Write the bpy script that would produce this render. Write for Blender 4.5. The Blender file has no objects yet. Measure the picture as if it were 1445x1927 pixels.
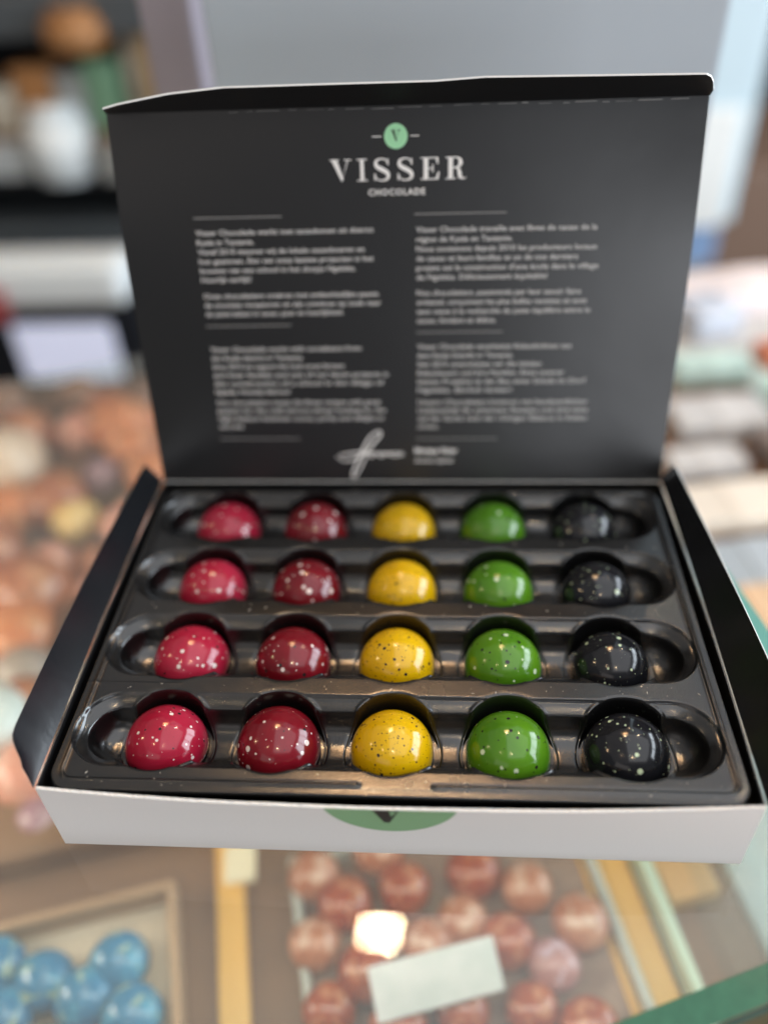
import bpy, bmesh, math, random
import numpy as np
from mathutils import Vector, Matrix
random.seed(7)
rng = np.random.default_rng(7)
S = bpy.context.scene
COL = S.collection
R = math.radians

# ------------------------------------------------------------------ camera
cd = bpy.data.cameras.new("camera"); cam = bpy.data.objects.new("camera", cd); COL.objects.link(cam)
Rv, Uv, Fv = Vector((.9977, .0539, -.0413)), Vector((-.0028, .6399, .7685)), Vector((-.0678, .7666, -.6386))
Fv.normalize(); Rv = (Rv - Fv * Rv.dot(Fv)).normalized(); Uv = Rv.cross(Fv)
m = Matrix((Rv, Uv, -Fv)).transposed().to_4x4(); m.translation = (.01415, -.15221, .21435)
cam.matrix_world = m
cd.sensor_fit = 'VERTICAL'; cd.sensor_height = 36.0; cd.sensor_width = 27.0
cd.lens = 1567.27 / 1927 * 36.0
cd.clip_start = .01; cd.clip_end = 60
cd.dof.use_dof = True; cd.dof.focus_distance = .261; cd.dof.aperture_fstop = 2.6
S.camera = cam

# ------------------------------------------------------------------ light
W = bpy.data.worlds.new("World"); S.world = W; W.use_nodes = True
W.node_tree.nodes["Background"].inputs[0].default_value = (.86, .93, 1.0, 1)
W.node_tree.nodes["Background"].inputs[1].default_value = .15
S.view_settings.view_transform = 'Standard'; S.view_settings.look = 'None'
S.view_settings.exposure = 0.0; S.view_settings.gamma = 1.0
S.cycles.use_denoising = True
S.cycles.max_bounces = 8; S.cycles.transparent_max_bounces = 12
S.cycles.sample_clamp_indirect = 4.0
S.cycles.caustics_reflective = False; S.cycles.caustics_refractive = False

def area(name, loc, target, sx, sy, power, color):
    l = bpy.data.lights.new(name, 'AREA'); l.shape = 'RECTANGLE'; l.size = sx; l.size_y = sy
    l.energy = power; l.color = color
    o = bpy.data.objects.new(name, l); COL.objects.link(o); o.location = loc
    d = Vector(target) - Vector(loc); o.rotation_euler = d.to_track_quat('-Z', 'Y').to_euler()
    return o
def lamp(name, loc, power, radius, color=(1, .72, .42)):
    l = bpy.data.lights.new(name, 'POINT'); l.energy = power; l.shadow_soft_size = radius; l.color = color
    o = bpy.data.objects.new(name, l); COL.objects.link(o); o.location = loc
    return o
# shop window on the right, split in panes
for k, (yy, w) in enumerate(((-.30, .66), (.42, .66), (1.14, .66))):
    area("window_pane_light", (1.9, yy, .42), (1.9 - 1, yy, .42), w, 1.45, 27, (.82, .91, 1.0))
# low bright doorway behind the photographer, to the right
area("doorway_light", (1.15, -2.4, .10), (0.1, 0, .05), 1.5, .7, 24, (.92, .95, 1.0))
# evenly lit pale shop ceiling
area("ceiling_light", (.0, .4, 2.6), (.0, .4, 0), 7, 7, 30, (1.0, .95, .91))
# brighter ceiling light field above and behind the photographer
area("ceiling_light_field", (1.30, -.55, 2.35), (1.30, -.55, 0), 3.0, 3.5, 38, (.93, .96, 1.0))
# weak fill added behind the photographer to lift the white box front
area("front_fill_light", (-1.1, -2.6, 1.2), (0, 0, 0), 2.0, 1.2, 5, (1.0, .90, .84))
# warm luminous pendant ahead; cool panel added for a bluish sheen on the tray
area("pendant_light", (-.085, 1.03, 1.88), (0, 0, 0), .36, .20, 6.3, (1.0, .56, .25))
area("cool_fill_light", (1.15, 1.75, 2.3), (0, 0, 0), 1.3, 1.1, 2.5, (.62, .80, 1.0))
# warm halogen spots
for loc, pw, rd in (((-.108, .765, 1.8), 3.2, .012), ((-.150, .762, 1.8), 3.2, .012), ((-.112, .728, 1.8), 3.2, .012), ((-.152, .732, 1.8), 2.6, .012), ((.25, -1.25, 1.9), 13, .022), ((-2.2, -.15, 1.5), 14, .028),
                    ((1.0, .95, 1.8), 9, .020), ((-.75, -1.0, 1.8), 6, .018), ((.45, 1.9, 1.9), 12, .022)):
    lamp("halogen_spot", loc, pw, rd)

# ------------------------------------------------------------------ helpers
def nd(nt, t, **kw):
    n = nt.nodes.new(t)
    for k, v in kw.items(): setattr(n, k, v)
    return n
def mat(name, col, rough=.5, spec=.5, metal=0., bump=None, mottle=None, coat=0., trans=0., emis=None):
    m = bpy.data.materials.new(name); m.use_nodes = True; nt = m.node_tree
    b = nt.nodes["Principled BSDF"]
    b.inputs["Base Color"].default_value = (*col, 1); b.inputs["Roughness"].default_value = rough
    b.inputs["Specular IOR Level"].default_value = spec; b.inputs["Metallic"].default_value = metal
    b.inputs["Coat Weight"].default_value = coat
    tc = nd(nt, "ShaderNodeTexCoord")
    if mottle:
        sc, c2, lo, hi = mottle
        n = nd(nt, "ShaderNodeTexNoise"); n.inputs["Scale"].default_value = sc; n.inputs["Detail"].default_value = 5
        nt.links.new(tc.outputs["Object"], n.inputs["Vector"])
        mr = nd(nt, "ShaderNodeMapRange"); mr.inputs[1].default_value = lo; mr.inputs[2].default_value = hi
        nt.links.new(n.outputs["Fac"], mr.inputs[0])
        mx = nd(nt, "ShaderNodeMix", data_type='RGBA'); mx.inputs[6].default_value = (*col, 1); mx.inputs[7].default_value = (*c2, 1)
        nt.links.new(mr.outputs[0], mx.inputs[0]); nt.links.new(mx.outputs[2], b.inputs["Base Color"])
    if bump:
        sc, st, dist = bump[:3]; stretch = bump[3] if len(bump) > 3 else (1, 1, 1)
        mp = nd(nt, "ShaderNodeMapping"); mp.inputs["Scale"].default_value = stretch
        nt.links.new(tc.outputs["Object"], mp.inputs[0])
        n = nd(nt, "ShaderNodeTexNoise"); n.inputs["Scale"].default_value = sc; n.inputs["Detail"].default_value = 4
        nt.links.new(mp.outputs[0], n.inputs["Vector"])
        bp = nd(nt, "ShaderNodeBump"); bp.inputs["Strength"].default_value = st; bp.inputs["Distance"].default_value = dist
        nt.links.new(n.outputs["Fac"], bp.inputs["Height"]); nt.links.new(bp.outputs[0], b.inputs["Normal"])
    return m

def mesh_obj(name, verts, faces, mats, parent=None, smooth=False, mi=None):
    me = bpy.data.meshes.new(name); me.from_pydata([tuple(v) for v in verts], [], faces); me.update()
    for mm in (mats if isinstance(mats, (list, tuple)) else [mats]): me.materials.append(mm)
    if mi is not None: me.polygons.foreach_set("material_index", mi)
    if smooth: me.polygons.foreach_set("use_smooth", [True] * len(me.polygons))
    o = bpy.data.objects.new(name, me); COL.objects.link(o)
    if parent: o.parent = parent
    return o
def bm_obj(name, bm, m, parent=None, smooth=False):
    me = bpy.data.meshes.new(name); bm.to_mesh(me); bm.free()
    for mm in (m if isinstance(m, (list, tuple)) else [m]): me.materials.append(mm)
    if smooth: me.polygons.foreach_set("use_smooth", [True] * len(me.polygons))
    o = bpy.data.objects.new(name, me); COL.objects.link(o)
    if parent: o.parent = parent
    return o
def box_bm(sx, sy, sz, c=(0, 0, 0), bev=0., seg=2):
    bm = bmesh.new(); bmesh.ops.create_cube(bm, size=1)
    for v in bm.verts: v.co = Vector((v.co.x * sx + c[0], v.co.y * sy + c[1], v.co.z * sz + c[2]))
    if bev: bmesh.ops.bevel(bm, geom=bm.edges[:], offset=bev, segments=seg, profile=.6, affect='EDGES')
    return bm
def empty(name, loc=(0, 0, 0), rz=0.):
    o = bpy.data.objects.new(name, None); COL.objects.link(o); o.location = loc; o.rotation_euler = (0, 0, rz)
    o.empty_display_size = .02
    return o
def tag(o, label=None, cat=None, group=None, kind=None):
    for k, v in (("label", label), ("category", cat), ("group", group), ("kind", kind)):
        if v: o[k] = v
    return o
def prism(name, poly, z0, z1, m, parent=None, mside=None):
    n = len(poly)
    v = [(x, y, z0) for x, y in poly] + [(x, y, z1) for x, y in poly]
    f = [tuple(range(n - 1, -1, -1)), tuple(range(n, 2 * n))] + [(i, (i + 1) % n, n + (i + 1) % n, n + i) for i in range(n)]
    return mesh_obj(name, v, f, [m] + ([mside] if mside else []), parent, mi=([0, 0] + [1 if mside else 0] * n))

# ------------------------------------------------------------------ materials
M = {}
M['paper'] = mat("white_card", (.79, .755, .74), .55, .3, bump=(900, .12, .0004))
M['rawedge'] = mat("raw_card_edge", (.88, .86, .83), .9, .1, bump=(2500, .5, .0006))
M['black'] = mat("black_lacquered_card", (.009, .0088, .0095), .32, .60, bump=(30, .16, .0009))
M['blackflap'] = mat("black_glossy_card", (.008, .009, .011), .24, .5, bump=(260, .12, .0006))
M['blackmatt'] = mat("black_matt_card", (.006, .006, .007), .6, .3, bump=(700, .10, .0004))
M['tray'] = mat("black_moulded_plastic", (.005, .005, .0052), .27, 1.0, bump=(1500, .08, .0003))
M['tray'].node_tree.nodes["Principled BSDF"].inputs["IOR"].default_value = 1.52
M['print'] = mat("white_ink", (.86, .83, .80), .5, .3)
M['printsoft'] = mat("soft_white_ink", (.60, .58, .56), .5, .3)
M['printgrey'] = mat("grey_ink", (.30, .29, .28), .5, .3)
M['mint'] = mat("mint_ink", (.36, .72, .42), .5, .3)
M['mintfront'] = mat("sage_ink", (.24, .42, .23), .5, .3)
M['ink'] = mat("dark_ink", (.025, .022, .02), .5, .3)

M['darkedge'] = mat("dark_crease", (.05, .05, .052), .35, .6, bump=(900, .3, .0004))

def glass_mat(name, tint, refl=1.0, ior=1.5, dust=.075):  # dust: pale diffuse painted in as the ceiling's hazy reflection on the glass
    m = bpy.data.materials.new(name); m.use_nodes = True; nt = m.node_tree; nt.nodes.clear()
    out = nd(nt, "ShaderNodeOutputMaterial"); mix = nd(nt, "ShaderNodeMixShader")
    tr = nd(nt, "ShaderNodeBsdfTransparent"); tr.inputs[0].default_value = (*tint, 1)
    gl = nd(nt, "ShaderNodeBsdfGlossy"); gl.inputs["Roughness"].default_value = .02
    fr = nd(nt, "ShaderNodeFresnel"); fr.inputs[0].default_value = ior
    mu = nd(nt, "ShaderNodeMath", operation='MULTIPLY'); mu.inputs[1].default_value = refl
    geo = nd(nt, "ShaderNodeNewGeometry"); inv = nd(nt, "ShaderNodeMath", operation='SUBTRACT'); inv.inputs[0].default_value = 1.0
    fm = nd(nt, "ShaderNodeMath", operation='MULTIPLY'); nt.links.new(geo.outputs["Backfacing"], inv.inputs[1])
    nt.links.new(fr.outputs[0], fm.inputs[0]); nt.links.new(inv.outputs[0], fm.inputs[1])
    nt.links.new(fm.outputs[0], mu.inputs[0]); nt.links.new(mu.outputs[0], mix.inputs[0])
    df = nd(nt, "ShaderNodeBsdfDiffuse"); df.inputs[0].default_value = (.8, .8, .78, 1); dm = nd(nt, "ShaderNodeMixShader"); dm.inputs[0].default_value = dust
    nt.links.new(tr.outputs[0], dm.inputs[1]); nt.links.new(df.outputs[0], dm.inputs[2])
    nt.links.new(dm.outputs[0], mix.inputs[1]); nt.links.new(gl.outputs[0], mix.inputs[2]); nt.links.new(mix.outputs[0], out.inputs[0])
    return m
M['glass'] = glass_mat("clear_glass", (.93, .97, .95), 1.0)
M['glassedge'] = mat("green_glass_edge", (.018, .115, .062), .22, .5, mottle=(260, (.026, .145, .078), .3, .7), bump=(600, .2, .0004, (1, 1, 1)))
M['glassedge2'] = mat("teal_glass_edge", (.10, .30, .26), .3, .6)
M['wood'] = mat("brown_wood", (.20, .105, .055), .5, .4, mottle=(9, (.13, .065, .035), .35, .7))
M['woodpale'] = mat("pale_wood", (.42, .27, .16), .55, .3, mottle=(14, (.33, .20, .12), .3, .7))
M['yellow'] = mat("honey_wood", (.72, .37, .06), .5, .3, mottle=(8, (.72, .44, .15), .3, .7))
M['acrylic'] = mat("clear_acrylic", (.40, .41, .38), .3, .5)

# ------------------------------------------------------------------ the box
ZB = -.0300; ZR = .001; XW = .1037; YF = -.0226; YB = .1241; TH = .0006
box = empty("chocolate_box", (0, .05, ZB))
tag(box, "white cardboard gift box lying open with black inside and printed black lid raised", "gift box")
OFF = Vector((0, -.05, -ZB))   # world -> box local
def L(p): return (p[0], p[1] - .05, p[2] - ZB)

def sheet(name, fn, nu, nv, parent, th, nrm, m_in, m_out, m_edge, local=L, smooth=True):
    """fn(u,v)->point on the inner face, nrm(u,v)->outward normal; a solid sheet of thickness th"""
    vi, vo = [], []
    for j in range(nv + 1):
        for i in range(nu + 1):
            p = Vector(fn(i / nu, j / nv)); n = Vector(nrm(i / nu, j / nv)).normalized()
            vi.append(local(p)); vo.append(local(p + n * th))
    N = len(vi); fs, mi = [], []
    idx = lambda i, j: j * (nu + 1) + i
    for j in range(nv):
        for i in range(nu):
            a, b, c, d = idx(i, j), idx(i + 1, j), idx(i + 1, j + 1), idx(i, j + 1)
            fs.append((a, b, c, d)); mi.append(0); fs.append((N + d, N + c, N + b, N + a)); mi.append(1)
    def rim(pts):
        for a, b in zip(pts[:-1], pts[1:]): fs.append((b, a, N + a, N + b)); mi.append(2)
    rim([idx(i, 0) for i in range(nu + 1)]); rim([idx(nu, j) for j in range(nv + 1)])
    rim([idx(i, nv) for i in range(nu, -1, -1)]); rim([idx(0, j) for j in range(nv, -1, -1)])
    me = bpy.data.meshes.new(name); me.from_pydata([tuple(v) for v in vi + vo], [], fs); me.update()
    for mm in (m_in, m_out, m_edge): me.materials.append(mm)
    me.polygons.foreach_set("material_index", mi)
    me.polygons.foreach_set("use_smooth", [x != 2 for x in mi])
    bm = bmesh.new(); bm.from_mesh(me); bmesh.ops.recalc_face_normals(bm, faces=bm.faces[:])
    for e in bm.edges:
        if len({f.material_index for f in e.link_faces}) > 1: e.smooth = False
    bm.to_mesh(me); bm.free()
    o = bpy.data.objects.new(name, me); COL.objects.link(o); o.parent = parent
    return o

def bowf(x, z):
    u = abs(x / XW); t = (z - ZB) / (ZR - ZB)
    return .0036 * (1 - u ** 2.3) * (t ** 1.6)
FR = random.Random(21)
def front(u, v):
    x = -XW + 2 * XW * u; z = ZB + (ZR - ZB) * v
    z += v * .00018 * math.sin(u * 23) * (1 - abs(2 * u - 1)) + (FR.uniform(-.00012, .00010) if v > .99 else 0)
    return (x, YF - bowf(x, z) + TH, z)
sheet("front_wall", front, 260, 10, box, .0009, lambda u, v: (0, -1, 0), M['black'], M['paper'], M['rawedge'])
def bows(y): return .0010 * math.sin(math.pi * min(1, max(0, (y - YF) / (YB - YF))))
for s in (-1, 1):
    sheet("side_wall", lambda u, v, s=s: (s * (XW - .0002 + bows(YF + (YB - YF) * u) * v), YF + .0007 + (YB - YF - .0012) * u, ZB + (ZR - ZB - .0004) * v), 24, 3, box, .0005,
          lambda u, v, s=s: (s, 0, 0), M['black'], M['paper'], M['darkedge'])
sheet("back_wall", lambda u, v: (-XW + 2 * XW * u, YB - TH, ZB + (ZR - ZB) * v), 4, 2, box, TH, lambda u, v: (0, 1, 0), M['black'], M['paper'], M['rawedge'])
sheet("base", lambda u, v: (-XW + .001 + 2 * (XW - .001) * u, YF + .001 + (YB - YF - .002) * v, ZB + .0009), 2, 2, box, .0008, lambda u, v: (0, 0, -1), M['black'], M['paper'], M['rawedge'])

# side flaps: hinged on the side walls, standing outwards at 60 degrees
def flap(s, ys, ws, phi, curl):
    # ys/ws: outline stations along y -> width of the flap
    def fn(u, v):
        y = ys[0] + (ys[-1] - ys[0]) * u
        w = float(np.interp(y, ys, ws)) * v
        ph = R(phi) + curl * (v - .5)
        return (s * (XW + .0005 + bows(y) + w * math.cos(ph)), y, ZR + .0002 + w * math.sin(ph))
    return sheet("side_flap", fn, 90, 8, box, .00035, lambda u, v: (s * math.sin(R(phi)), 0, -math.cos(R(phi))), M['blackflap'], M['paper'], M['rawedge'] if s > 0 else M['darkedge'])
flap(-1, [-.0226, -.0208, -.0195, -.0188, -.0180, -.0150, -.0135, -.0100, .05, .1228, .1238, .1241], [.0001, .0030, .0062, .0060, .0072, .0118, .0133, .0138, .0127, .0113, .0095, .0015], 60, .12)
flap(1, [-.0226, -.0215, -.018, -.014, .0159, .06, .1245, .1263], [.0001, .006, .0120, .0165, .0164, .0132, .0092, .0004], 60, .10)

# lid
ANG = .23296; LL = .1417
sa, ca = math.sin(ANG), math.cos(ANG)
lid = bpy.data.objects.new("lid", None)
lidM = Matrix(((1, 0, 0, 0), (0, sa, -ca, YB - .05), (0, ca, sa, ZR - ZB), (0, 0, 0, 1)))
def lidcurve(x, s):   # slight swell of the card
    return .0011 * math.sin(math.pi * min(1, max(0, s / LL))) * (1 - (x / XW) ** 2) + .0008 * (x / XW) ** 2 * math.sin(2.2 * math.pi * s / LL)
def lidfn(u, v):
    s = LL * v; x = -XW + 2 * XW * u
    x += (-.0009 * math.sin(math.pi * v) if u < .5 else .0006 * math.sin(math.pi * v)) * abs(2 * u - 1)
    return (x, s, -lidcurve(x, s))
lid = sheet("lid", lidfn, 30, 30, box, .0008, lambda u, v: (0, 0, -1), M['black'], M['paper'], M['rawedge'], local=lambda p: tuple(p))
lid.matrix_local = lidM
# torn crease line along the lid fold and the tuck flap bent towards the viewer
def tuckh(x):
    return float(np.interp(x, [-.1045, -.098, -.080, -.0605, -.028, .012, .028, .064, .1019], [.0012, .0026, .0052, .0066, .0066, .0065, .0072, .0066, .0060]))
def tuck(u, v):
    x = -XW + 2 * XW * u
    tl = .0150
    if x > .0975: tl *= max(.02, 1 - ((x - .0975) / .0062) ** 2 * .75)
    a = math.asin(min(.95, tuckh(x) / .0150)) + R(13.6) - .0  # elevation of the flap above horizontal, pointing at the viewer
    b = R(90) + ANG - (math.pi / 2 - 0)                         # lid up-vector elevation from horizontal-back
    # express in lid local (s, n): world dir (0,-cos a, sin a)
    ds = -math.cos(a) * sa + math.sin(a) * ca
    dn = math.cos(a) * ca + math.sin(a) * sa
    w = tl * v
    x *= 1 - .045 * v * (1 if x < 0 else 0)
    return (x, LL + ds * w, dn * w - .0002)
sheet("tuck_flap", tuck, 110, 6, lid, .0006, lambda u, v: (0, 1, 0), M['blackmatt'], M['paper'], M['rawedge'], local=lambda p: tuple(p))
# scuffed crease line where the card coating has cracked
vs, fs = [], []
x = -.060; r2 = random.Random(3)
while x < .099:
    ln = r2.uniform(.002, .009); h = r2.uniform(.00008, .00022) * (1.6 if x > .03 else .8)
    y0 = LL - .0007 + r2.uniform(-.0003, .0002); k = len(vs)
    vs += [(x, y0, .0004), (x + ln, y0 + r2.uniform(-.0001, .0001), .0004), (x + ln * .9, y0 + h, .0004), (x + ln * .1, y0 + h, .0004)]
    fs.append((k, k + 1, k + 2, k + 3)); x += ln + r2.uniform(0, .004)
mesh_obj("crease_wear", vs, fs, M['printgrey'], lid)

# --- printing on the lid
def lz(x, s): return -lidcurve(x, s) + .00012
def text_mesh(txt, size=1., bold=0., sp=1.):
    cu = bpy.data.curves.new("t", 'FONT'); cu.body = txt; cu.size = size; cu.offset = bold; cu.resolution_u = 2; cu.space_character = sp
    o = bpy.data.objects.new("t", cu); COL.objects.link(o)
    me = bpy.data.meshes.new_from_object(o, depsgraph=None)
    v = np.zeros(len(me.vertices) * 3); me.vertices.foreach_get("co", v); v = v.reshape(-1, 3)
    f = [tuple(p.vertices) for p in me.polygons]
    bpy.data.objects.remove(o); bpy.data.curves.remove(cu); bpy.data.meshes.remove(me)
    return v, f
def put_text(name, txt, x0, x1, s0, cap, m, bold=.0, sp=1., parent=lid):
    v, f = text_mesh(txt, 1.0, bold, sp)
    w = v[:, 0].max() - v[:, 0].min()
    sx = (x1 - x0) / w; sy = cap / .70
    vv = [(x0 + (a - v[:, 0].min()) * sx, s0 + b * sy, 0) for a, b, c in v]
    vv = [(a, b, lz(a, b)) for a, b, c in vv]
    return vv, f
def merged(name, items, m, parent=lid):
    vs, fs = [], []
    for v, f in items:
        k = len(vs); vs += v; fs += [tuple(i + k for i in q) for q in f]
    return mesh_obj(name, vs, fs, m, parent)
def para(lines, x0, s_first, pitch, cap=.00195):
    it = []
    for i, (t, x1) in enumerate(lines):
        it.append(put_text("", t, x0, x1, s_first - i * pitch - cap * .5, cap, None, bold=.012))
    merged("printed_paragraph", it, M['printsoft'])
XL = -.0768; XR = .0049
para([("Visser Chocolade werkt met cacaobonen uit district", -.0107), ("Kyela in Tanzania.", -.0553), ("Vanaf 2010 steunen wij de lokale cacaoboeren en", -.0143), ("hun gezinnen. Een van onze laatste projecten is het", -.0110), ("bouwen van een school in het dorpje Ngeleka.", -.0178), ("Heerlijk eerlijk!", -.0577)], XL, .1010, .00342)
para([("Onze chocolatiers creëren met ambachtelijke passie", -.0096), ("de mooiste recepturen en zijn continue op zoek naar", -.0087), ("de juiste balans in cacao, puur en heerlijkheid.", -.0232)], XL, .0777, .0034)
para([("Visser Chocolade works with cocoabeans from", -.0170), ("the Kyela district in Tanzania.", -.0400), ("Since 2010 we support the local cocoa farmers", -.0240), ("and their families and one of our latest projects is", -.0066), ("the construction of a school in the village of", -.0085), ("Ngeleka. Honestly delicious!", -.0465)], XL, .0568, .0035)
para([("Our chocolatiers create the finest recipes with great", -.0100), ("passion for the craft and are always looking for the", -.0080), ("right balance between cocoa, purity and delight in", -.0090), ("every bite.", -.0665)], XL, .0348, .0034)
para([("Visser Chocolade travaille avec fèves de cacao de la", .0701), ("région de Kyela en Tanzanie.", .0400), ("Nous soutenons depuis 2010 les producteurs locaux", .0707), ("de cacao et leurs familles et un de nos derniers", .0640), ("projets est la construction d'une école dans le village", .0716), ("de Ngeleka. Délicieusement équitable!", .0533)], XR, .1006, .00342)
para([("Nos chocolatiers, passionnés par leur savoir faire", .0660), ("artisanal, conçoivent les plus belles recettes et sont", .0685), ("sans cesse à la recherche du juste équilibre entre le", .0700), ("cacao, fondant et délice.", .0350)], XR, .0777, .0035)
para([("Visser Chocolade verarbeitet Kakaobohnen aus", .0640), ("dem Kyela Distrikt in Tansania.", .0420), ("Seit 2010 unterstützen wir die lokalen", .0530), ("Kakaobauern und ihre Familien. Eines unserer", .0620), ("letzten Projekte ist der Bau einer Schule im Dorf", .0705), ("Ngeleka. Ehrlich lecker!", .0420)], XR, .0570, .0035)
para([("Unsere Chocolatiers kreieren mit handwerklicher", .0720), ("Leidenschaft die schönsten Rezepte und sind stets", .0722), ("auf der Suche nach der richtigen Balance in Kakao", .0722), ("und Genuss.", .0130)], XR, .0345, .0034)
merged("printed_signatory", [put_text("", "Monique Visser", .0035, .0208, .0126, .0024, None, .03), put_text("", "directeur eigenaar", .0035, .0195, .0086, .0018, None, .01)], M['print'])
def bar(x0, x1, s, h):
    return ([(x0, s - h, lz(x0, s)), (x1, s - h, lz(x1, s)), (x1, s + h, lz(x1, s)), (x0, s + h, lz(x0, s))], [(0, 1, 2, 3)])
for s_, xl_, xr_ in ((.1062, -.0770, -.0442), (.1060, .0044, .0375), (.0661, -.0773, -.0438), (.0626, .0046, .0375), (.0191, -.0771, -.0437), (.0189, .0041, .0369)):
    mesh_obj("printed_rule", *bar(xl_, xr_, s_, .00018), M['printgrey'], lid)
# signature
def ribbon(pts, z=.0):
    vs, fs = [], []
    P_ = [Vector((a, b)) for a, b, w in pts]
    for i, (a, b, w) in enumerate(pts):
        t = (P_[min(i + 1, len(P_) - 1)] - P_[max(i - 1, 0)]).normalized(); n = Vector((-t.y, t.x)) * w * .5
        vs += [(a + n.x, b + n.y, lz(a, b) + z), (a - n.x, b - n.y, lz(a, b) + z)]
    for i in range(len(pts) - 1): fs.append((2 * i, 2 * i + 1, 2 * i + 3, 2 * i + 2))
    return vs, fs
def spline(ctrl, n=8):
    c = [Vector(p) for p in ctrl]; c = [2 * c[0] - c[1]] + c + [2 * c[-1] - c[-2]]; out = []
    for i in range(1, len(c) - 2):
        for k in range(n):
            t = k / n; a, b, d, e = c[i - 1], c[i], c[i + 1], c[i + 2]
            out.append(tuple(.5 * ((2 * b) + (-a + d) * t + (2 * a - 5 * b + 4 * d - e) * t * t + (-a + 3 * b - 3 * d + e) * t ** 3)))
    out.append(tuple(c[-2])); return out
sig = [spline([(-.0290, .0112, .0005), (-.0250, .0092, .0006), (-.0180, .0120, .0009), (-.0130, .0175, .0009), (-.0105, .0205, .0008), (-.0112, .0222, .0007), (-.0150, .0195, .0008), (-.0190, .0120, .0009), (-.0225, .0035, .0008), (-.0215, .0022, .0006), (-.0185, .0075, .0007), (-.0160, .0128, .0006), (-.0145, .0108, .0006), (-.0125, .0128, .0005), (-.0105, .0110, .0006), (-.0080, .0124, .0005), (-.0055, .0114, .0006), (-.0010, .0120, .0005)]),
       spline([(-.0275, .0118, .0006), (-.0200, .0130, .0008), (-.0120, .0126, .0007), (-.0015, .0128, .0006)])]
merged("signature", [ribbon(s_, .00003 * i) for i, s_ in enumerate(sig)], M['print'])
# badge and logotype
def disc(cx, cy, r, n=48, z=0.): return ([(cx + r * math.cos(2 * math.pi * i / n), cy + r * math.sin(2 * math.pi * i / n), lz(cx, cy) + z) for i in range(n)], [tuple(range(n))])
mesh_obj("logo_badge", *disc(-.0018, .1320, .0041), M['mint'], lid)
for x0, x1 in ((-.0102, -.0068), (.0033, .0063)): mesh_obj("logo_dash", *bar(x0, x1, .1320, .00016), M['print'], lid)
def poly(pts, z=0.): return ([(x, s, lz(x, s) + z) for x, s in pts], [tuple(range(len(pts)))])
def glyph(name, parts, x0, s0, w, h, m):
    """parts in unit coordinates"""
    it = []
    for k, p in enumerate(parts):
        if p[0] == 'p': it.append(poly([(x0 + a * w, s0 + b * h) for a, b in p[1]], .00001 * k))
        else: it.append(ribbon([(x0 + a * w, s0 + b * h, c * h) for a, b, c in spline(p[1], 10)], .00001 * k))
    return merged(name, it, m)
gV = [('p', [(.07, .97), (.33, .97), (.60, .14), (.52, -.02)]), ('p', [(.52, -.02), (.56, .12), (.86, .97), (.80, .97)]), ('p', [(0, .95), (.42, .95), (.42, 1), (0, 1)]), ('p', [(.66, .95), (1, .95), (1, 1), (.66, 1)])]
gI = [('p', [(.33, 0.02), (.67, 0.02), (.67, .98), (.33, .98)]), ('p', [(0, 0), (1, 0), (1, .05), (0, .05)]), ('p', [(0, .95), (1, .95), (1, 1), (0, 1)])]
gS = [('r', [(.86, .72, .05), (.82, .86, .055), (.66, .965, .06), (.44, .985, .07), (.20, .92, .11), (.12, .77, .16), (.22, .63, .19), (.50, .51, .21), (.78, .38, .19), (.88, .23, .16), (.80, .08, .11), (.55, .01, .07), (.30, .03, .06), (.13, .13, .055), (.06, .30, .05)]),
      ('p', [(.82, .70), (.90, .70), (.90, 1.0), (.84, 1.0)]), ('p', [(.02, 0), (.08, 0), (.10, .32), (.02, .32)])]
gE = [('p', [(.16, .02), (.40, .02), (.40, .98), (.16, .98)]), ('p', [(0, 0), (.95, 0), (.95, .05), (0, .05)]), ('p', [(0, .95), (.93, .95), (.93, 1), (0, 1)]), ('p', [(.38, .48), (.66, .48), (.66, .53), (.38, .53)]),
      ('p', [(.62, .33), (.68, .33), (.68, .68), (.62, .68)]), ('p', [(.94, .97), (.94, .70), (.88, .70), (.80, .95)]), ('p', [(.80, .04), (.92, .34), (1.0, .34), (.95, .03)])]
gR = [('p', [(.14, .02), (.36, .02), (.36, .98), (.14, .98)]), ('p', [(0, 0), (.50, 0), (.50, .05), (0, .05)]), ('p', [(0, .95), (.40, .95), (.40, 1), (0, 1)]),
      ('r', [(.34, .975, .05), (.52, .97, .06), (.68, .90, .13), (.73, .76, .20), (.68, .62, .15), (.54, .53, .07), (.34, .515, .05)]), ('r', [(.50, .52, .06), (.63, .45, .13), (.68, .28, .18), (.72, .10, .16), (.84, .025, .07), (.95, .04, .05), (1.0, .08, .04)])]
mm = lambda z: (-25.5 + (z - 80) * .03887) * .001
for g, a, b in ((gV, 82, 280), (gI, 327, 422), (gS, 482, 632), (gS, 697, 848), (gE, 910, 1080), (gR, 1135, 1322)):
    glyph("logo_letter", g, mm(a), .1176, mm(b) - mm(a), .0073, M['print'])
glyph("badge_letter", [('p', [(a, b) for a, b in p[1]]) for p in gV], -.0034, .1302, .0032, .0038, M['ink']).location.z = .0001
merged("logo_caption", [put_text("", "CHOCOLADE", -.0121, .0083, .1127, .0021, None, .018, 1.16)], M['print'])

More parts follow.
